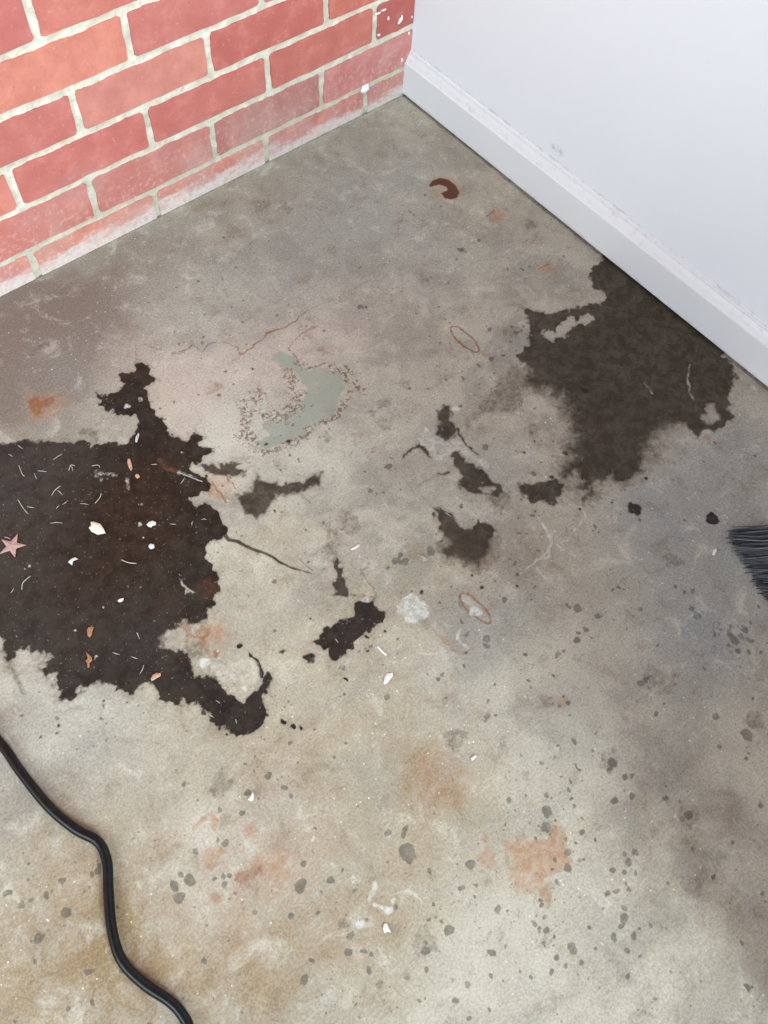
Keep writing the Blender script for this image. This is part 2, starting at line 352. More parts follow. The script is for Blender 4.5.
# --- small dark spots
DOTS = {'P': '322,150,24 318,75,14 345,80,8 360,185,9 315,225,18 140,92,12 485,248,12 420,45,9 432,12,7 435,90,10 450,125,10 643,95,14 420,348,16 420,425,18 343,423,10 355,380,9 '
        '372,492,10 555,282,9 456,305,8 685,360,10 738,345,13 712,390,16 758,362,8 692,440,11 652,537,12 605,542,15 693,612,11 690,660,18 682,690,12 640,760,14 645,735,10 742,752,14 '
        '255,688,14 322,717,12 315,660,10 350,748,7 440,800,17 370,852,15 415,895,9 87,620,14 58,833,14 125,790,9 295,600,10 290,570,8 478,577,7 520,700,7 595,610,8 710,942,11 195,915,7 '
        '240,205,6 120,205,6 278,645,6 700,500,8 718,525,9 620,860,6',
        'O': '328,158,35 335,195,14 232,60,16 315,40,14 307,75,13 428,245,12 622,208,18 575,325,10 590,315,9 647,310,10 757,430,12 458,468,9 417,482,10 487,503,8 528,530,18 415,628,16 422,587,7 '
        '478,632,8 412,722,10 137,712,9 35,632,16 105,628,10 125,625,10 148,650,11 52,550,14 260,418,12 125,470,8 732,640,13 607,790,11 558,868,12 535,770,7 380,862,7 72,880,9 625,945,10 718,907,10 445,403,6 '
        '68,340,10 13,240,8',
        'L': '668,460,15 505,460,9 750,350,10 752,385,13 705,215,8 718,228,9 750,222,12 405,195,14 200,298,12 88,570,10 130,662,10 365,592,9 520,580,11 530,610,9 640,563,9 328,748,15 362,750,8 330,682,9 320,775,8 '
        '712,687,12 685,652,8 665,700,8 738,866,10 215,510,8 230,440,10 720,742,7 200,215,16 320,375,14 322,410,15 225,360,14',
        'K': '560,195,22 600,200,20 575,165,14 512,850,15 285,705,9 305,715,9 310,835,8 380,630,8 432,612,9 412,180,6',
        'M': '122,168,11 50,250,11 62,262,9 192,225,8 380,385,14 585,520,12 435,812,14 180,700,7 270,475,10 290,428,16 540,800,12 560,830,14 525,870,10 590,795,10 240,880,6 200,880,5',
        'E': '300,90,12 500,30,13 150,525,15 95,560,13 148,380,11 365,765,9 128,948,18 10,615,14 345,880,12',
        'H': '480,575,9 262,605,9 280,630,8 252,625,7 695,580,10 375,905,9 400,912,8 350,915,7 650,903,8 690,915,10 735,920,10',
        'N': '308,213,7 420,270,10 530,375,10 728,765,15 300,450,10 745,178,6 70,635,14 10,740,12 362,922,12 530,115,8 575,785,12 585,820,9 540,935,11 240,750,12 200,750,12 165,765,10 210,790,12 270,835,10 '
        '325,350,14 645,460,7 25,305,9 190,430,10 185,570,10',
        'J': '575,35,16 600,38,10 408,150,9 625,915,14 660,930,12 690,920,8 635,735,7 712,800,16 318,885,11 375,870,14 665,805,6',
        'C': '280,850,10 110,845,7 485,855,7', 'I': '478,505,13 400,125,7 590,52,8 580,155,9', 'D': '740,435,10 610,270,7 745,205,12',
        'S': '746.5,735,5 697,617,4 692,610,3 577,609,4 576,641,3 584,630,3 598,615,3 716,716,3 731,635,3 735,640,4 742,636,3 728,645,3 738,652,3 745,630,3 751,641,3 612,762,4 610,770,3 625,778,3 641,684,4 646,680,3 '
        '688,816,3 760,806,3 66,912,4 62,880,3 46,895,2.5 22,905,3 100,870,3 180,897,5 190,880,5 175,885,4 225,843,3 40,940,4 300,885,5 303,980,3'}
for k, v in DOTS.items():
    for w in v.split():
        x, y, r = map(float, w.split(','))
        spot('dots', k, x, y, r, 0.9 if r/(1 if k == 'S' else 4.8) > 2.3 else 0.7)
for (k, x, y, r, c) in [('O', 175, 785, 16, .6), ('O', 323, 740, 14, .6), ('O', 25, 490, 22, .7), ('O', 410, 590, 45, .55), ('L', 605, 685, 32, .7), ('L', 165, 865, 46, .62), ('M', 300, 428, 28, .7),
                        ('M', 630, 310, 40, .72), ('M', 518, 525, 18, .6), ('M', 125, 575, 24, .7), ('J', 690, 490, 34, .7), ('J', 625, 545, 28, .62), ('J', 690, 600, 40, .62), ('J', 405, 665, 30, .72),
                        ('N', 195, 310, 42, .62), ('K', 330, 20, 55, .65), ('H', 635, 770, 40, .5), ('E', 255, 390, 50, .58), ('E', 350, 860, 40, .6), ('S', 610, 760, 8, .6), ('S', 755, 720, 8, .6),
                        ('S', 690, 815, 10, .5), ('S', 690, 885, 9, .5), ('S', 260, 205, 10, .55), ('S', 285, 208, 7, .6), ('S', 660, 680, 14, .45)]:
    spot('haze', k, x, y, r, 2.5, cap=c)
def scatter(n, box, rmin, rmax, seed, ch='dots'):
    r = random.Random(seed)
    for _ in range(n):
        x = r.uniform(box[0], box[2]); y = r.uniform(box[1], box[3])
        spot(ch, 'S', x, y, rmin+(rmax-rmin)*r.random()**3, 0.7)
scatter(90, (425, 235, 540, 380), .7, 2.0, 1); scatter(60, (560, 600, 768, 800), .8, 2.6, 2); scatter(70, (500, 760, 768, 1024), .8, 2.4, 3)
scatter(50, (330, 560, 560, 1024), .7, 2.0, 4); scatter(50, (0, 780, 330, 1024), .8, 3.0, 5); scatter(70, (220, 180, 440, 480), .7, 1.8, 6)
scatter(40, (60, 230, 300, 360), .7, 1.6, 7); scatter(25, (660, 430, 768, 620), .7, 2.0, 8); scatter(24, (20, 860, 110, 930), .8, 2.4, 9)
scatter(26, (695, 620, 750, 680), .9, 2.4, 10); scatter(36, (250, 690, 350, 800), .7, 1.6, 12)

scatter(70, (380, 380, 540, 610), .8, 2.6, 21, 'dots'); scatter(50, (220, 400, 330, 560), .8, 2.4, 22, 'dots'); scatter(60, (380, 380, 560, 610), .5, 1.4, 23, 'white')
scatter(60, (0, 440, 220, 690), .4, 1.2, 24, 'white'); scatter(40, (150, 330, 260, 460), .8, 2.2, 25, 'dots'); scatter(30, (130, 360, 290, 560), .8, 2.6, 26, 'damp'); scatter(26, (40, 650, 290, 740), .8, 2.6, 27, 'damp')
scatter(30, (520, 430, 640, 520), .9, 3.0, 28, 'damp'); scatter(26, (420, 500, 520, 600), .8, 2.4, 29, 'damp'); scatter(14, (300, 560, 400, 680), .7, 1.8, 30, 'grime')
# shadow gap at the foot of both walls, painted as a dark line
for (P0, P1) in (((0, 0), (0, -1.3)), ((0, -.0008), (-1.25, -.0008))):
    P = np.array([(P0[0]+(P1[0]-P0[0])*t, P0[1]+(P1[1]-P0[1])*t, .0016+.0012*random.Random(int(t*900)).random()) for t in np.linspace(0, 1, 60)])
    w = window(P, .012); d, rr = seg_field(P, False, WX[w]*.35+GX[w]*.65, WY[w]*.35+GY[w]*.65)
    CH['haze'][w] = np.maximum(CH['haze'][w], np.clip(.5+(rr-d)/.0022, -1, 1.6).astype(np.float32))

# --- broad colour changes of the concrete, some with light and shade painted in
for a in [(110, 965, 60, .9), (250, 970, 70, .9), (30, 985, 60, .6), (20, 890, 50, .5), (440, 775, 55, .7), (330, 800, 90, .4), (520, 850, 90, .35), (400, 690, 70, .35), (620, 850, 90, .3), (260, 560, 60, .3), (150, 880, 70, .5),
          (430, 590, 60, .35), (340, 620, 60, .4), (520, 560, 45, .5), (230, 200, 60, .35), (130, 260, 40, .2), (470, 210, 60, .25), (380, 930, 60, .6), (60, 830, 40, .4), (200, 690, 60, .3), (250, 770, 60, .4)]: tint('ochre', *a)
for a in [(70, 700, 45, .8), (30, 740, 30, .5), (260, 420, 60, .9), (320, 460, 50, .7), (225, 440, 35, .8), (500, 970, 80, .6), (580, 905, 60, .6), (600, 760, 60, .5), (205, 815, 25, .7), (205, 842, 20, .6),
          (260, 590, 40, .4), (215, 550, 20, .6), (610, 680, 60, .35), (480, 720, 70, .4), (540, 790, 60, .4), (490, 960, 50, .4), (420, 660, 60, .3), (25, 870, 40, .4), (180, 300, 60, .3), (190, 915, 30, .5)]: tint('pale', *a)
for a in [(205, 395, 50, .8), (160, 370, 60, .6), (285, 375, 45, .7), (330, 330, 60, .4), (240, 860, 60, .6), (380, 300, 70, .3), (270, 340, 60, .5)]: tint('pink', *a)
for a in [(40, 330, 120, 1.2), (10, 360, 100, .9), (120, 290, 90, .5), (140, 240, 80, .5), (260, 180, 80, .5), (340, 140, 70, .4), (460, 150, 60, .4), (520, 220, 60, .3), (20, 800, 80, .3), (300, 250, 90, .25), (30, 395, 60, .4)]: tint('brown', *a)  # top left: dirt by the bricks plus painted shade from blocked sky
for a in [(700, 500, 80, .9), (640, 520, 60, .8), (740, 440, 50, .9), (480, 640, 32, .9), (520, 605, 30, .7), (660, 600, 80, .6), (720, 640, 60, .7), (700, 660, 50, .5), (545, 345, 30, .8), (350, 215, 110, .8), (400, 170, 70, .6), (180, 300, 80, .5), (300, 290, 80, .4), (430, 260, 80, .5), (500, 480, 40, .6),
          (250, 250, 80, .35), (760, 560, 70, .8), (90, 720, 60, .6), (380, 405, 30, .5), (60, 380, 60, .5), (470, 475, 50, .5), (430, 430, 25, .5)]: tint('cool', *a)
for a in [(10, 480, 60, .9), (15, 560, 60, .9), (40, 640, 60, .8), (60, 460, 50, .7), (150, 640, 40, .6), (110, 600, 40, .5), (40, 520, 50, .6)]: tint('patch', *a)  # grey sky sheen on the dark stain, painted into its colour
for a in [(130, 520, 70, 1.0), (150, 480, 50, .8), (100, 600, 60, .5), (210, 510, 30, .3), (60, 560, 60, .4), (640, 360, 70, 1.0), (600, 400, 50, .4), (690, 380, 40, .5), (210, 640, 30, .5)]: tint('umber', *a)

# ------------------------------------------------------------------ floor mesh + material
verts = np.stack([GX, GY, np.zeros_like(GX)], -1).reshape(-1, 3)
# a slightly uneven trowelled slab
verts[:, 2] += (0.0016*vnoise(GX, GY, 0.16, 21) + 0.0007*vnoise(GX, GY, 0.045, 22)).ravel()*np.clip(-np.maximum(GX, GY)/0.15, 0, 1).ravel()
idx = np.arange(NX*NY).reshape(NY, NX)
quads = np.stack([idx[:-1, :-1], idx[:-1, 1:], idx[1:, 1:], idx[1:, :-1]], -1).reshape(-1, 4)
me = bpy.data.meshes.new('floor')
me.vertices.add(len(verts)); me.vertices.foreach_set('co', verts.astype(np.float32).ravel())
me.loops.add(quads.size); me.loops.foreach_set('vertex_index', quads.astype(np.int32).ravel())
me.polygons.add(len(quads))
me.polygons.foreach_set('loop_start', np.arange(0, quads.size, 4, dtype=np.int32))
me.polygons.foreach_set('use_smooth', np.ones(len(quads), bool))
me.update(calc_edges=True)
for d in (CH, TINT):
    for k, v in d.items():
        a = me.attributes.new(k, 'FLOAT', 'POINT'); a.data.foreach_set('value', v.ravel().astype(np.float32))

def floor_material():
    g = NT('stained_concrete')
    p = g.pos()
    n1 = g.noise(p, 3.2, 4, .6, .3); n2 = g.noise(p, 13, 5, .65, .5); n3 = g.noise(p, 70, 5, .7); n4 = g.noise(p, 380, 3, .65)
    n5 = g.noise(p, 27, 6, .72, .45); n6 = g.noise(p, 52, 6, .78, .3)
    c = g.mix(g.step(n2, .36, .64), rgba((147, 141, 131)), rgba((178, 171, 157)))
    c = g.mix(g.math('MULTIPLY', g.step(n1, .40, .62), .45), c, rgba((186, 176, 158)))
    def T(name, colr, amt, edge=.5, w=.18, lo=.35):
        nonlocal c
        f = g.math('MULTIPLY', g.attr(name), g.step(g.math('ADD', g.math('MULTIPLY', n2, .5), g.math('MULTIPLY', n5, .5)), edge-w, edge+w, lo, 1.0))
        f = g.math('MULTIPLY', f, amt, clamp=True)
        c = g.mix(f, c, rgba(colr))
    T('brown', (122, 107, 98), .9); T('ochre', (146, 124, 95), .95, .48, .11, .12); T('pink', (192, 172, 162), .8)
    T('cool', (142, 143, 140), .8, .48); T('pale', (198, 193, 181), .7)
    # mottled trowel clouds
    c = g.mix(g.math('MULTIPLY', g.step(n5, .53, .68), .50), c, rgba((132, 116, 98)))
    c = g.mix(g.math('MULTIPLY', g.step(n5, .47, .32), .36), c, rgba((204, 197, 183)))
    # sand grain
    c = g.mix(.38, c, g.mix(g.step(n4, .3, .7), rgba((96, 88, 80)), rgba((232, 226, 214))), 'SOFT_LIGHT')
    c = g.mix(g.math('MULTIPLY', g.step(n6, .57, .70), .38), c, rgba((124, 108, 92)))
    c = g.mix(g.math('MULTIPLY', g.step(n3, .40, .28), .28), c, rgba((212, 205, 193)))
    # pin-holes and specks
    def specks(scale, thr, r0, r1, gate):
        vo = g.n('ShaderNodeTexVoronoi', {'Vector': p, 'Scale': scale, 'Randomness': 1.0}, feature='F1')
        vr = g.n('ShaderNodeSeparateColor', {0: vo.outputs['Color']}).outputs[0]
        d = g.math('MULTIPLY_ADD', n6, .5, g.math('SUBTRACT', vo.outputs['Distance'], .25))
        k = g.math('MULTIPLY', g.step(d, r1, r0), g.math('GREATER_THAN', vr, thr))
        return g.math('MULTIPLY', k, g.step(gate, .44, .6))
    pin = g.math('MAXIMUM', specks(130.0, .84, .10, .24, g.noise(p, 9, 2)), specks(260.0, .8, .12, .28, g.noise(p, 6.5, 2)))
    c = g.mix(g.math('MULTIPLY', pin, .62), c, rgba((94, 88, 80)))
    lite = specks(210.0, .9, .10, .24, g.noise(p, 7.7, 2, .5, 1.0))
    c = g.mix(g.math('MULTIPLY', lite, .7), c, rgba((230, 226, 218)))
    wob = g.math('ADD', g.math('MULTIPLY_ADD', n6, 2.2, -1.1), g.math('MULTIPLY_ADD', g.noise(p, 170, 4, .7), 1.4, -.7))
    fine = g.noise(p, 115, 5, .75)
    def mask(name, amp, hard=.3):
        lv = g.math('MULTIPLY_ADD', wob, amp, g.attr(name))
        return g.step(lv, .5-hard, .5+hard)
    def op(m, hi, lo, src=None, a=.40, b=.60):
        return g.math('MULTIPLY', m, g.step(src or fine, a, b, lo, hi))
    m = {}
    m['green'] = mask('green', .9, .35); c = g.mix(op(m['green'], .92, .72, n5), c, g.mix(n2, rgba((130, 135, 121)), rgba((160, 162, 148))))
    cr = mask('crust', 2.0, .35)
    crn = g.noise(p, 210, 3, .6)
    c = g.mix(g.math('MULTIPLY', cr, g.step(crn, .48, .60, .75, .2)), c, g.mix(g.step(crn, .46, .58), rgba((98, 80, 62)), rgba((206, 186, 164))))
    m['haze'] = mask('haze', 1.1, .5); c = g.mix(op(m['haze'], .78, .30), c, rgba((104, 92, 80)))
    m['rp'] = mask('rustpale', .7, .6); c = g.mix(op(m['rp'], .62, .30), c, g.mix(n6, rgba((140, 84, 42)), rgba((178, 120, 70))))
    m['dots'] = mask('dots', .7, .4); c = g.mix(op(m['dots'], .80, .5, n6, .35, .6), c, g.mix(n2, rgba((78, 74, 66)), rgba((104, 99, 89))))
    near = g.math('MAXIMUM', g.attr('grime'), g.attr('damp'))
    halo = g.step(g.math('MULTIPLY_ADD', wob, .9, near), -.95, .6)
    c = g.mix(op(halo, .50, .15, n6), c, rgba((122, 104, 86)))
    m['damp'] = mask('damp', .32, .5)
    dc = g.mix(g.step(n2, .3, .7), rgba((48, 40, 32)), rgba((64, 53, 42)))
    dc = g.mix(g.math('MULTIPLY', g.step(n5, .52, .72), .14), dc, rgba((36, 30, 25)))
    dc = g.mix(g.math('MULTIPLY', g.attr('umber'), .6, clamp=True), dc, rgba((50, 40, 26)))
    dc = g.mix(g.math('MULTIPLY', g.step(fine, .57, .7), .18), dc, rgba((40, 34, 28)))
    dc = g.mix(g.math('MULTIPLY', g.step(fine, .43, .3), .2), dc, rgba((74, 64, 53)))
    c = g.mix(op(m['damp'], .97, .87, n6), c, dc)
    m['grime'] = mask('grime', .7, .3)
    gc = g.mix(g.step(n2, .32, .68), rgba((25, 20, 18)), rgba((38, 31, 26)))
    gc = g.mix(g.math('MULTIPLY', g.attr('patch'), .8, clamp=True), gc, g.mix(n5, rgba((44, 39, 36)), rgba((64, 57, 53))))
    gc = g.mix(g.math('MULTIPLY', g.math('MULTIPLY', g.attr('umber'), g.step(n2, .3, .65, .5, 1.0)), .85, clamp=True), gc, rgba((38, 24, 12)))
    gc = g.mix(g.math('MULTIPLY', g.step(n6, .50, .68), .35), gc, rgba((22, 17, 14)))
    gc = g.mix(g.math('MULTIPLY', g.step(fine, .58, .72), .28), gc, rgba((84, 74, 64)))
    gc = g.mix(g.math('MULTIPLY', g.step(g.noise(p, 300, 2), .66, .72), .6), gc, rgba((140, 126, 112)))
    c = g.mix(op(m['grime'], .985, .95, n6), c, gc)
    m['rust'] = mask('rust', .5, .5); c = g.mix(op(m['rust'], .9, .6), c, g.mix(n6, rgba((112, 66, 38)), rgba((154, 98, 62))))
    m['rd'] = mask('rustdark', .4, .45); c = g.mix(g.math('MULTIPLY', m['rd'], .95), c, g.mix(n3, rgba((66, 32, 22)), rgba((98, 52, 36))))
    m['white'] = mask('white', .8, .45); c = g.mix(op(m['white'], .80, .22), c, rgba((208, 206, 201)))
    g.set('Base Color', c)
    r = g.math('MULTIPLY_ADD', n3, .25, .56)
    r = g.n('ShaderNodeMix', {0: m['grime'], 2: r, 3: g.math('MULTIPLY_ADD', n3, .3, .32)}).outputs[0]
    g.set('Roughness', r); g.set('Specular IOR Level', .22)
    h = g.math('ADD', g.math('MULTIPLY', n3, .6), g.math('MULTIPLY', n4, .4))
    h = g.math('SUBTRACT', h, g.math('MULTIPLY', g.math('ADD', m['dots'], pin), .5))
    h = g.math('ADD', h, g.math('MULTIPLY', g.math('MULTIPLY', cr, crn), 1.6))
    h = g.math('SUBTRACT', h, g.math('MULTIPLY', m['green'], .9))
    h = g.math('ADD', h, g.math('MULTIPLY', m['white'], .5))
    g.bump(h, .4, .0011)
    return g.m
me.materials.append(floor_material())
floor = bpy.data.objects.new('floor', me); col.objects.link(floor)
tag(floor, 'bare stained grey-beige concrete floor', kind='structure')

# ------------------------------------------------------------------ brick wall
BEDS = [0.0, .049, .117, .1825, .2482, .3161]
while BEDS[-1] < 2.5: BEDS.append(BEDS[-1]+.0677)
DU = [-.0826, -.0725, -.0697, -.0624, -.0727, -.0828]
BL = .2032; TB = .012; WALLX = -3.9
def mortar_material():
    g = NT('mortar'); p = g.pos()
    n = g.noise(p, 45, 4); f = g.noise(p, 260, 3)
    c = g.mix(g.step(n, .35, .65), rgba((206, 198, 179)), rgba((228, 222, 206)))
    c = g.mix(g.math('MULTIPLY', g.step(f, .6, .75), .35), c, rgba((178, 168, 150)))
    z = g.n('ShaderNodeSeparateXYZ', {0: p}).outputs[2]
    c = g.mix(g.math('MULTIPLY', g.step(z, .13, .04), .4), c, rgba((184, 174, 152)))
    g.set('Base Color', c); g.set('Roughness', .95); g.set('Specular IOR Level', .15)
    g.bump(g.math('ADD', n, g.math('MULTIPLY', f, .6)), .7, .0018)
    return g.m
def brick_material():
    g = NT('red_brick'); p = g.pos()
    oi = g.n('ShaderNodeObjectInfo'); base = oi.outputs['Color']
    n = g.noise(p, 28, 5, .6); f = g.noise(p, 180, 4, .65); big = g.noise(p, 9, 3)
    c = g.mix(g.math('MULTIPLY', g.step(n, .35, .7), .30), base, rgba((158, 72, 60)))
    c = g.mix(g.math('MULTIPLY', g.step(n, .48, .3), .28), c, rgba((224, 150, 130)))
    c = g.mix(g.math('MULTIPLY', g.step(f, .60, .72), .35), c, rgba((226, 176, 158)))
    c = g.mix(g.math('MULTIPLY', g.step(f, .36, .24), .4), c, rgba((120, 52, 44)))
    # lime bloom: strongest along the foot of the wall, dusty specks above it
    z = g.n('ShaderNodeSeparateXYZ', {0: p}).outputs[2]
    pm = g.n('ShaderNodeMapping', {'Vector': p, 'Scale': (.3, 1, 1)}).outputs[0]
    lvl = g.math('ADD', z, g.math('MULTIPLY_ADD', g.math('ADD', g.math('MULTIPLY', g.noise(pm, 20, 5, .72, .6), .75), g.math('MULTIPLY', g.noise(p, 60, 4, .7), .25)), -.10, .050))
    foot = g.step(lvl, .028, .008)
    foot = g.math('MULTIPLY', foot, g.step(g.noise(p, 90, 4, .7), .25, .55, .55, 1.0))
    dust = g.math('MULTIPLY', g.step(lvl, .15, .05), g.step(g.noise(p, 120, 4, .7), .5, .68))
    veil = g.math('MULTIPLY', g.step(lvl, .16, .06), g.step(big, .42, .62))
    c = g.mix(g.math('MULTIPLY', veil, .34), c, rgba((196, 176, 172)))
    c = g.mix(g.math('MULTIPLY', dust, .45), c, rgba((226, 190, 176)))
    c = g.mix(g.math('MULTIPLY', foot, .72), c, g.mix(f, rgba((206, 200, 194)), rgba((240, 238, 235))))
    g.set('Base Color', c); g.set('Roughness', .82); g.set('Specular IOR Level', .3)
    g.bump(g.math('ADD', n, g.math('MULTIPLY', f, .5)), .5, .0014)
    return g.m
MORT = mortar_material(); BRICK = brick_material()
# mortar bed as the wall body
nx, nz = 420, 130
xs = np.concatenate([np.linspace(WALLX, -1.4, 40)[:-1], np.linspace(-1.4, TB+.02, 700)]); zs = np.concatenate([np.linspace(-.02, .5, 260), np.linspace(.5, 2.5, 60)[1:]])
X2, Z2 = np.meshgrid(xs, zs)
Y2 = .0012 + .0022*vnoise(X2, Z2, .012, 31) + .0016*vnoise(X2, Z2, .005, 32)
vv = np.stack([X2, Y2, Z2], -1).reshape(-1, 3)
ii = np.arange(len(vv)).reshape(X2.shape)
q2 = np.stack([ii[:-1, :-1], ii[:-1, 1:], ii[1:, 1:], ii[1:, :-1]], -1).reshape(-1, 4)
n0 = len(vv)
back = [(WALLX, .11, -.02), (TB+.02, .11, -.02), (TB+.02, .11, 2.5), (WALLX, .11, 2.5)]
vv = np.concatenate([vv, back])
fc = q2.tolist()+[[n0+1, n0, n0+3, n0+2], [int(ii[-1, 0]), int(ii[-1, -1]), n0+2, n0+3], [int(ii[0, -1]), n0+1, n0+2, int(ii[-1, -1])], [n0, int(ii[0, 0]), int(ii[-1, 0]), n0+3]]
wall_left = mesh_obj('wall_left', vv, fc, MORT, smooth=True)
tag(wall_left, 'red brick wall with cream mortar joints', kind='structure')

COLS = {  # (row, brick counted from the corner): colour
    (1, 0): (196, 132, 126), (1, 1): (198, 120, 114), (1, 2): (206, 116, 102), (1, 3): (214, 126, 108), (1, 4): (206, 112, 102),
    (2, 0): (196, 116, 114), (2, 1): (168, 98, 92), (2, 2): (188, 104, 98), (2, 3): (194, 96, 88), (2, 4): (196, 100, 90),
    (3, 0): (166, 70, 66), (3, 1): (186, 88, 76), (3, 2): (188, 86, 78), (3, 3): (190, 84, 78), (3, 4): (206, 100, 84),
    (4, 0): (186, 88, 74), (4, 1): (178, 76, 68), (4, 2): (204, 116, 102), (4, 3): (186, 84, 78), (4, 4): (190, 90, 80),
    (5, 0): (182, 80, 68), (5, 1): (180, 78, 70), (5, 2): (184, 88, 82), (5, 3): (214, 112, 92), (5, 4): (196, 92, 80),
    (6, 0): (178, 80, 72), (6, 1): (186, 84, 74), (6, 2): (194, 92, 80), (6, 3): (182, 78, 74), (6, 4): (188, 86, 78)}
rb = random.Random(5)
J = .0053
def brick_shell(x0, x1, z0, z1, nper_l, nper_s, jit, yf):
    """front outline with slightly broken arrises, returned and closed to the back"""
    out = []
    r = .003
    def edge(a, b, n, first):
        for i in range(n):
            t = i/n
            out.append((a[0]+(b[0]-a[0])*t, a[1]+(b[1]-a[1])*t))
    cs = [(x0+r, z0), (x1-r, z0), (x1, z0+r), (x1, z1-r), (x1-r, z1), (x0+r, z1), (x0, z1-r), (x0, z0+r)]
    for i in range(8):
        edge(cs[i], cs[(i+1) % 8], (nper_l if i in (0, 4) else nper_s if i in (2, 6) else 1), i)
    cx, cz = (x0+x1)/2, (z0+z1)/2
    o2 = []
    for (x, z) in out:
        o2.append((x+rb.uniform(-jit, jit), max(z+rb.uniform(-jit, jit), -.004 if z0 <= 0 else -1)))
    n = len(o2)
    V = [(x, yf+rb.uniform(-.0003, .0003), z) for x, z in o2] + [(x, yf+.03, z) for x, z in o2]
    F = [tuple(range(n))] + [(i, i+n, (i+1) % n+n, (i+1) % n) for i in range(n)]
    return V, F
SV, SF = [], []
for r in range(1, len(BEDS)):
    z0 = (BEDS[r-1]+J) if r > 1 else -.003
    z1 = BEDS[r]-J
    du = DU[r-1] if r <= 6 else -.072+rb.uniform(-.008, .008)
    k = 0 if r % 2 else -.5
    joints = [TB+.008+J]
    x = du+k*BL
    while x > WALLX-.05:
        joints.append(x); x -= BL
    for b in range(len(joints)-1):
        x1 = joints[b]-J; x0 = max(joints[b+1]+J, WALLX+.002)
        if x1-x0 < .02: continue
        near = r <= 14 and joints[b+1] > -2.0
        if near:
            V, F = brick_shell(x0, x1, z0, z1, 8, 3, .0011, -.0012+rb.uniform(-.0007, .0007))
            V = [(vx-x0, vy, vz-z0) for vx, vy, vz in V]
            o = mesh_obj('brick', V, F, BRICK, wall_left)
            o.location = (x0, 0, z0)
            cc = COLS.get((r, b)) or tuple(v+rb.uniform(-12, 14) for v in (190, 90, 80))
            k_ = min(.30+.03*b, .42); o.color = rgba(tuple(v*(1-k_)+w*k_ for v, w in zip(cc, (222, 172, 158))))  # bricks tinted paler away from the corner, imitating brighter light there
        else:
            V, F = brick_shell(x0, x1, z0, z1, 1, 1, .0006, -.0012)
            n0 = len(SV); SV += V; SF += [tuple(i+n0 for i in f) for f in F]
o = mesh_obj('distant_bricks', SV, SF, BRICK, wall_left); o['kind'] = 'stuff'; o.color = rgba((190, 90, 80))

# white paint dabs on the bricks near the corner
PAINT = simple_mat('white_paint', (238, 238, 238), .45, .5)
def dab(px, py, rx, rz, h=.0016, seed=0):
    p = at_wall(px, py, -.0016); r = random.Random(seed)
    n = 14; V = [(p[0], p[1]-h, p[2])]
    for ring, (s, d) in enumerate(((.6, .8), (1.0, -.35))):
        for i in range(n):
            a = i/n*6.2832; w = 1+r.uniform(-.22, .22)
            V.append((p[0]+rx*s*w*math.cos(a), p[1]-h*d, p[2]+rz*s*w*math.sin(a)))
    F = [(0, 1+(i+1) % n, 1+i) for i in range(n)]+[(1+i, 1+(i+1) % n, 1+n+(i+1) % n, 1+n+i) for i in range(n)]
    return mesh_obj('paint_dab', V, F, PAINT, wall_left, True)
for i, a in enumerate([(365.5, 89, .0085, .0075, .004), (388.5, 18.5, .0016, .003), (400.5, 20.5, .0042, .004), (402, 18, .0016, .0045), (399, 23, .002, .002), (378, 13.5, .006, .0016), (384, 10, .005, .0013),
                       (409, 33.5, .0015, .003), (402, 60, .0018, .004), (379, 35, .003, .002), (412, 17, .001, .002)]):
    dab(a[0], a[1], a[2], a[3], a[4] if len(a) > 4 else .0014, i)

# ------------------------------------------------------------------ white wall and skirting
def paint_wall():
    g = NT('white_wall_paint'); p = g.pos()
    sx = g.n('ShaderNodeSeparateXYZ', {0: p}); z = sx.outputs[2]
    c = g.mix(g.noise(p, 5, 3), rgba((231, 230, 233)), rgba((237, 236, 239)))
    # grubby seam above the skirting
    nn = g.noise(p, 60, 4, .7)
    seam = g.math('MULTIPLY', g.step(z, .0835, .0795), g.step(nn, .45, .62))
    c = g.mix(g.math('MULTIPLY', seam, .3), c, rgba((140, 134, 126)))
    # scuff
    s = at_xwall(557, 150, TB)
    d = g.n('ShaderNodeVectorMath', {0: g.n('ShaderNodeVectorMath', {0: p, 1: tuple(s)}, operation='SUBTRACT').outputs[0], 1: (1, .65, 1.3)}, operation='MULTIPLY').outputs[0]
    ln = g.n('ShaderNodeVectorMath', {0: d}, operation='LENGTH').outputs['Value']
    sc = g.math('MULTIPLY', g.step(ln, .013, .003), g.step(g.noise(p, 130, 3), .38, .6))
    c = g.mix(g.math('MULTIPLY', sc, .5), c, rgba((150, 152, 152)))
    g.set('Base Color', c); g.set('Roughness', .55); g.set('Specular IOR Level', .35)
    wv = g.n('ShaderNodeMapping', {'Vector': p, 'Scale': (1, 30, 420)}).outputs[0]
    g.bump(g.math('ADD', g.noise(wv, 1.0, 2), g.math('MULTIPLY', g.noise(p, 300, 2), .5)), .12, .0006)
    return g.m
WALLP = paint_wall()
V = [(TB, .03, -.02), (TB, -4.4, -.02), (TB, -4.4, 2.5), (TB, .03, 2.5), (TB+.1, .03, -.02), (TB+.1, -4.4, -.02), (TB+.1, -4.4, 2.5), (TB+.1, .03, 2.5)]
wall_right = mesh_obj('wall_right', V, [(0, 3, 2, 1), (4, 5, 6, 7), (0, 1, 5, 4), (3, 7, 6, 2), (1, 2, 6, 5), (0, 4, 7, 3)], WALLP)
tag(wall_right, 'smooth white painted wall', kind='structure')
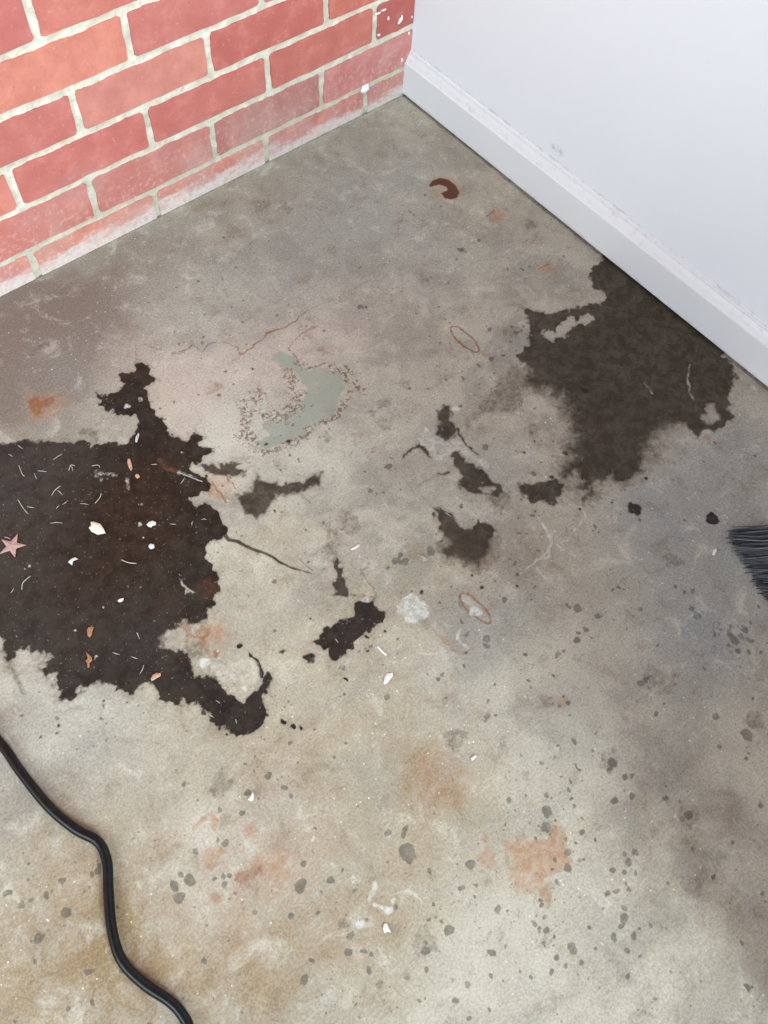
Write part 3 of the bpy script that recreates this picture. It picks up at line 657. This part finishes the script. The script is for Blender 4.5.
def skirting_material():
    g = NT('skirting_gloss_paint'); p = g.pos(); z = g.n('ShaderNodeSeparateXYZ', {0: p}).outputs[2]
    c = g.mix(g.noise(p, 8, 3), rgba((222, 219, 220)), rgba((230, 228, 228)))
    dirt = g.math('MULTIPLY', g.step(z, .055, .063), g.step(g.noise(p, 75, 5, .75), .52, .72))
    c = g.mix(g.math('MULTIPLY', dirt, .35), c, rgba((172, 164, 152)))
    low = g.math('MULTIPLY', g.step(z, .012, .002), g.step(g.noise(p, 50, 4, .7), .4, .65))
    c = g.mix(g.math('MULTIPLY', low, .4), c, rgba((150, 138, 126)))
    g.set('Base Color', c); g.set('Roughness', .38); g.set('Specular IOR Level', .45)
    g.bump(g.noise(p, 90, 3), .12, .0008)
    return g.m
prof = [(TB+.001, .0042), (.0, .0042), (.0, .0575), (.0004, .0592), (.0018, .0602), (.0030, .0622), (.0052, .0668), (.0078, .0708), (.0088, .0724), (.0089, .0742), (.0100, .0764), (TB+.001, .0776)]
YE = [.001]+[-.06*i for i in range(1, 23)]
V = []; F = []
for j, y in enumerate(YE):
    for (x, z) in prof: V.append((x, y, z))
m = len(prof)
for j in range(len(YE)-1):
    for i in range(m-1): F.append((j*m+i, (j+1)*m+i, (j+1)*m+i+1, j*m+i+1))
F.append(tuple(range(m))); F.append(tuple(reversed(range((len(YE)-1)*m, len(YE)*m))))
sk = mesh_obj('baseboard_right', V, F, skirting_material())
tag(sk, 'white moulded skirting board along the white wall', kind='structure')

# low wall out of view, added to shade the right-hand strip of floor
fx, fy, HF = -.62, -1.325, .74
V = [(fx, fy, -.02), (TB, fy, -.02), (TB, fy-.12, -.02), (fx, fy-.12, -.02), (fx, fy, HF), (TB, fy, HF), (TB, fy-.12, HF), (fx, fy-.12, HF)]
wf = mesh_obj('shade_blocker', V, [(0, 1, 5, 4), (1, 2, 6, 5), (2, 3, 7, 6), (3, 0, 4, 7), (4, 5, 6, 7), (0, 3, 2, 1)], simple_mat('shade_blocker_brown', (122, 92, 82), .9, .2, .1))
tag(wf, 'added low brown wall out of view, shading the floor', kind='structure')

# ------------------------------------------------------------------ things on the floor
def tube(name, path, rad, mat, parent=None, seg=14, caps=True):
    P = [Vector(p) for p in path]; V = []; F = []
    n = len(P)
    for i, p in enumerate(P):
        t = (P[min(i+1, n-1)]-P[max(i-1, 0)]).normalized()
        s = t.cross(Vector((0, 0, 1)))
        if s.length < 1e-4: s = Vector((1, 0, 0))
        s.normalize(); u = s.cross(t)
        rr = rad[i] if hasattr(rad, '__len__') else rad
        for k in range(seg):
            a = 6.28318*k/seg; V.append(p+s*(rr*math.cos(a))+u*(rr*math.sin(a)))
    for i in range(n-1):
        for k in range(seg): F.append((i*seg+k, i*seg+(k+1) % seg, (i+1)*seg+(k+1) % seg, (i+1)*seg+k))
    if caps: F.append(tuple(reversed(range(seg)))); F.append(tuple(range((n-1)*seg, n*seg)))
    return V, F
def spline(P, sub=10):
    P = np.array(P, float); out = []
    for i in range(len(P)-1):
        a = P[max(i-1, 0)]; b = P[i]; c = P[i+1]; d = P[min(i+2, len(P)-1)]
        for t in np.linspace(0, 1, sub, endpoint=False):
            out.append(.5*((2*b)+(c-a)*t+(2*a-5*b+4*c-d)*t*t+(3*b-a-3*c+d)*t**3))
    out.append(P[-1]); return out

# black cord
CORD = NT('black_rubber')
tc = CORD.pos()
CORD.set('Base Color', CORD.mix(CORD.step(CORD.noise(tc, 160, 3), .45, .7), rgba((9, 9, 10)), rgba((22, 22, 24))))
CORD.set('Roughness', .36); CORD.set('Specular IOR Level', .32); CORD.bump(CORD.noise(tc, 300, 2), .1, .0005)
CR = .0052
path = [(-190, 640), (-120, 655), (-50, 690), (0, 743), (20, 771), (48, 806), (75, 829), (98, 842), (107, 862), (108.5, 892), (112, 930), (122, 961), (144, 984), (168, 1000), (181, 1013), (190, 1032), (196, 1080), (190, 1150), (160, 1230), (110, 1300)]
pp = [at(x, y, CR+.0006) for x, y in path]
pp = [np.array((x, y, CR+.0006)) for x, y in ((-2.6, -1.15), (-2.3, -.95), (-2.0, -.62), (-1.75, -.42), (-1.5, -.36))]+pp   # runs on beyond the picture
pp += [np.array((x, y, CR+.0006)) for x, y in ((-1.42, -1.25), (-1.7, -1.5), (-2.0, -1.95), (-2.1, -2.4))]
pp = spline(pp, 9)
V, F = tube('c', pp, CR, None, seg=20)
cord = mesh_obj('power_cord', V, F, CORD.m, smooth=True)
tag(cord, 'black rubber power cord snaking across the bottom left of the concrete floor', 'cord')

# broom: only the bristle tips reach into the picture
BR = NT('grey_bristle')
bc = BR.n('ShaderNodeAttribute', attribute_name='tone').outputs['Fac']
BR.set('Base Color', BR.mix(bc, rgba((34, 35, 39)), rgba((128, 130, 134)))); BR.set('Roughness', .45)
broot = bpy.data.objects.new('broom', None); col.objects.link(broot)
tag(broot, 'dark grey bristled broom resting on the concrete at the right edge', 'broom')
A0 = at(729, 541); A1 = at(800, 652)                     # line of bristle tips
d0 = at(790, 541)-at(729, 543); d0 /= np.linalg.norm(d0) # bristles run towards the head
tipdir = A1-A0; TL = np.linalg.norm(tipdir); tipdir /= TL
R0 = A0+d0*.115+np.array([0, 0, .055]); R1 = A0+tipdir*.20+d0*.115+np.array([0, 0, .055])
broot.location = tuple((R0+R1)/2*np.array([1, 1, 0]))
off = np.array(broot.location)
r = random.Random(8); SV, SF, tone = [], [], []
for i in range(560):
    t = r.random(); lay = r.random()
    root = R0+(R1-R0)*t+np.array([0, 0, -.008+.022*lay])+d0*(.01*lay)
    sp = (t-.5)*.03+r.gauss(0, .003)
    tip = A0+tipdir*(.20*t)+tipdir*sp+d0*(r.gauss(0, .004)+.004*lay)
    if t < .06: tip = tip+d0*(.02*(1-t/.06)*r.random())
    tip[2] = .0012+.010*lay*r.random()
    mid = root*.42+tip*.58; mid[2] -= .010+.002*r.random(); mid = mid+tipdir*r.gauss(0, .0022)
    mid[2] = max(mid[2], .0015)
    if i in (5, 9, 20):
        tip = tip-d0*.014+tipdir*r.uniform(-.006, .006)
    P = spline([root-off, mid-off, tip-off], 4)
    V, F = tube('b', P, [.00085]*(len(P)-2)+[.0007, .0004], None, seg=4)
    n0 = len(SV); SV += V; SF += [tuple(q+n0 for q in f) for f in F]; tone += [r.random()**1.6]*len(V)
br = mesh_obj('bristles', SV, SF, BR.m, broot); br['kind'] = 'stuff'; br['label'] = 'dark grey synthetic bristles'
a = br.data.attributes.new('tone', 'FLOAT', 'POINT'); a.data.foreach_set('value', np.array(tone, np.float32))
PLA = simple_mat('charcoal_plastic', (48, 50, 54), .45, .5, .1)
up = np.array([0, 0, 1.0]); hd = d0*.9+up*.43; hd /= np.linalg.norm(hd); nn_ = np.cross(tipdir, hd)
def blk(name, c, ax, half, mat):
    V = []
    for sx in (-1, 1):
        for (a, b) in ((-1, -.7), (-.7, -1), (.7, -1), (1, -.7), (1, .7), (.7, 1), (-.7, 1), (-1, .7)):
            k = .86 if False else 1
            V.append(c+ax[0]*half[0]*sx+ax[1]*half[1]*a+ax[2]*half[2]*b-off)
    F = [tuple(range(8))[::-1], tuple(range(8, 16))]+[(i, (i+1) % 8, (i+1) % 8+8, i+8) for i in range(8)]
    return mesh_obj(name, V, F, mat, broot)
cb = (R0+R1)/2+hd*.018
blk('head_block', cb, (tipdir, hd, nn_), (.108, .022, .017), PLA)
hp = [cb+hd*.02, cb+hd*.06]; V, F = tube('s', [p-off for p in hp], [.017, .015], None, seg=16); mesh_obj('handle_socket', V, F, PLA, broot, True)
hp = [cb+hd*.05, cb+hd*.6, cb+hd*1.15]; V, F = tube('h', [p-off for p in hp], .0115, None, seg=16)
mesh_obj('handle', V, F, simple_mat('broom_handle_metal', (120, 122, 126), .4, .5, .08, 20), broot, True)

# thin debris lying on the floor
def flake(name, outline, mat, thick=.0006, dome=.0010, z=.0010, curl=0.0, label='', cat='', group=None):
    """outline in photo pixels -> a small curled flake with real thickness"""
    P = [at(x, y) for x, y in outline]; c = sum(P)/len(P); n = len(P)
    R = max(np.linalg.norm(p-c) for p in P)
    V = [(0, 0, z+dome+thick)]
    def lift(p): return curl*((p[0]-c[0])/R)**2
    for p in P: q = (p-c)*.55; V.append((q[0], q[1], z+thick+dome*.75+curl*.1))
    for p in P: q = p-c; V.append((q[0], q[1], z+thick+lift(p)))
    for p in P: q = p-c; V.append((q[0], q[1], z+lift(p)))
    V.append((0, 0, z+dome*.6))
    F = []
    for i in range(n):
        j = (i+1) % n
        F += [(0, 1+i, 1+j), (1+i, 1+n+i, 1+n+j, 1+j), (1+n+i, 1+2*n+i, 1+2*n+j, 1+n+j), (1+3*n, 1+2*n+j, 1+2*n+i)]
    o = mesh_obj(name, V, F, mat)
    bm = bmesh.new(); bm.from_mesh(o.data); bmesh.ops.recalc_face_normals(bm, faces=bm.faces); bm.to_mesh(o.data); bm.free()
    o.location = (c[0], c[1], 0)
    return tag(o, label, cat, group)
def cropped(k, s): return [(CROP[k][0]+float(w.split(',')[0])/4.8, CROP[k][1]+float(w.split(',')[1])/4.8) for w in s.split()]
CREAM = simple_mat('cream_petal', (230, 225, 200), .5, .3, .04)
WH = simple_mat('white_flake', (216, 213, 206), .55, .3, .04)
LEAF = simple_mat('dry_leaf', (160, 112, 82), .7, .2, .25, 300)
LEAF2 = simple_mat('pale_dry_leaf', (188, 148, 124), .7, .2, .25, 300)
flake('petal', cropped('A', '428,905 440,890 436,878 452,876 482,886 498,908 508,930 470,937 440,922'), CREAM, .0009, .0022, .0012, label='cream white petal lying on the large dark stain', cat='petal')
flake('leaf_fragment', cropped('C', '418,440 424,422 440,418 452,420 445,436 443,455 432,470 422,462'), LEAF, .0005, .001, label='orange-brown leaf scrap, upper one of two inside the dark stain\'s lower half', cat='leaf')
flake('leaf_fragment', cropped('C', '412,535 422,548 440,562 444,580 432,592 432,612 422,616 420,596 412,580 424,568'), LEAF, .0005, .001, curl=.001, label='elongated curled brown leaf scrap below the orange-brown scrap in the dark stain', cat='leaf')
flake('leaf_fragment', cropped('D', '148,668 158,650 176,640 196,642 196,654 178,664 164,674 152,678'), LEAF2, .0006, .0014, label='orange and white leaf scrap at the dark stain\'s ragged bottom edge', cat='leaf')
flake('leaf_fragment', cropped('A', '612,590 614,572 626,575 632,594 636,620 630,632 618,612'), LEAF2, .0005, .001, curl=.001, label='narrow tan leaf scrap at the neck of the dark stain, beneath its upward spur', cat='leaf')
flake('leaf_fragment', cropped('A', '648,656 655,645 668,648 672,660 660,668'), LEAF2, .0005, .0008, label='tiny tan leaf crumb below the narrow tan scrap in the dark stain', cat='leaf')
CH_ = [('K', '496,785 502,755 515,738 540,735 543,750 530,765 515,785 500,792', 'white paint flake below the round white blotch in the middle of the floor'),
       ('K', '463,612 472,606 492,628 514,648 508,655 486,636', 'thin white paint sliver just right of the black-brown blotch'),
       ('K', '338,142 360,128 378,118 384,126 366,138 344,148', 'thin white sliver above the black-brown blotch, near the tip of the crack'),
       ('O', '205,522 212,498 226,496 234,518 245,540 228,538 212,542', 'triangular white paint flake in the bottom middle of the floor'),
       ('N', '326,384 338,366 350,345 356,362 354,384 342,392', 'small bright cream flake between the dark stain and the bottom edge'),
       ('C', '328,108 342,94 362,86 376,94 364,98 352,104 348,124 340,118', 'curled white shred in the middle of the dark stain below the petal'),
       ('B', '128,888 140,876 158,870 174,878 172,890 158,894 150,902 136,898', 'white crumb in the dark stain right of the petal'),
       ('C', '566,292 576,284 594,280 594,290 582,300 570,300', 'small white flake in the dark stain above the leaf scraps, right of centre'),
       ('C', '714,28 724,20 740,24 742,40 726,46 716,40', 'small greyish white crumb in the dark stain below the white crumb'),
       ('L', '242,955 252,944 266,936 272,944 262,955 250,966', 'white paint flake right of the orange-tinted patch in the lower middle'),
       ('A', '650,492 652,470 664,450 670,456 664,474 658,494', 'upright white sliver at the base of the dark stain\'s upward spur')]
for k, s, lab in CH_:
    flake('paint_flake', cropped(k, s), WH, .0006, .0007, label=lab, cat='flake', group='white flakes on the floor')
flake('paint_flake', [(711.8, 555.5), (712.6, 551), (715, 549), (716.8, 549.6), (716.3, 552.5), (714, 556)], WH, .0008, .0009, label='white paint flake beside the broom bristles', cat='flake', group='white flakes on the floor')

# star-shaped confetti
c = at(12.3, 546.5); STAR = NT('rose_foil')
STAR.set('Base Color', rgba((198, 164, 152))); STAR.set('Roughness', .36); STAR.set('Metallic', .35)
ru = at(40, 547)-at(0, 547); ru /= np.linalg.norm(ru); a0 = math.atan2(ru[1], ru[0])+math.radians(4)
V = [(0, 0, .0038)]
for i in range(10):
    a = a0+i*math.pi/5; R = (.0168 if i % 2 == 0 else .0066)
    V.append((R*math.cos(a), R*math.sin(a), .0018))
for i in range(10): V.append((V[1+i][0], V[1+i][1], .0011))
F = [(0, 1+i, 1+(i+1) % 10) for i in range(10)]+[(1+i, 11+i, 11+(i+1) % 10, 1+(i+1) % 10) for i in range(10)]+[tuple(reversed(range(11, 21)))]
st = mesh_obj('star_confetti', V, F, STAR.m); st.location = (c[0], c[1], 0)
tag(st, 'pink five-pointed star on the dark stain at the left edge', 'star')

# pale fibres and needles strewn over the dark stain
r = random.Random(77); SV, SF = [], []
FIB = [('A', '85,505 110,522'), ('A', '255,575 300,545'), ('A', '330,628 340,600 360,605'), ('A', '338,600 350,630'), ('A', '180,628 225,632'), ('A', '90,600 105,640 118,655'), ('A', '165,640 178,668'),
       ('A', '248,745 265,720 290,700'), ('A', '275,722 300,745'), ('A', '85,765 110,805 135,835'), ('A', '130,800 165,805'), ('A', '270,810 285,795'), ('A', '455,785 480,755 485,735'),
       ('A', '440,605 470,600 480,612'), ('A', '725,598 755,596'), ('A', '385,785 425,790'), ('A', '300,790 325,770'), ('C', '105,240 110,205 148,172'), ('C', '50,255 66,232'), ('C', '585,95 615,108 655,112'),
       ('C', '655,445 670,475'), ('C', '540,540 575,550'), ('C', '630,560 660,570'), ('C', '690,600 670,645'), ('B', '275,632 330,655 395,680'), ('B', '310,660 290,690'), ('B', '150,598 180,596'), ('B', '390,862 415,862'),
       ('B', '345,890 350,870'), ('B', '240,882 270,884'), ('B', '90,445 75,490'), ('D', '425,830 450,852'), ('D', '460,770 480,785'), ('D', '555,860 560,880'), ('D', '85,445 95,475'), ('D', '5,95 45,110 80,112'),
       ('A', '20,945 50,955'), ('A', '240,880 300,878'), ('A', '60,560 40,548'), ('K', '80,185 120,225 155,250'), ('K', '265,570 280,590'), ('K', '600,50 630,10'), ('K', '660,165 700,190'),
       ('G', '100,840 130,865'), ('G', '190,470 210,495'), ('G', '215,635 245,655')]
for k, s in FIB:
    P = [at(x, y, .0018+.0006*r.random()) for x, y in cropped(k, s)]
    P = spline(P, 4) if len(P) > 2 else [P[0], (P[0]+P[1])/2+np.array([r.uniform(-.0008, .0008), r.uniform(-.0008, .0008), .0004]), P[1]]
    n = len(P); V, F = tube('f', P, [.00025]+[.0005]*(n-2)+[.0002], None, seg=5)
    n0 = len(SV); SV += V; SF += [tuple(q+n0 for q in f) for f in F]
fb = mesh_obj('pale_fibres', SV, SF, simple_mat('pale_fibre', (178, 168, 158), .7, .2, .15, 200))
tag(fb, 'fine pale fibres and slivers strewn over the stained floor', 'fibres', kind='stuff')
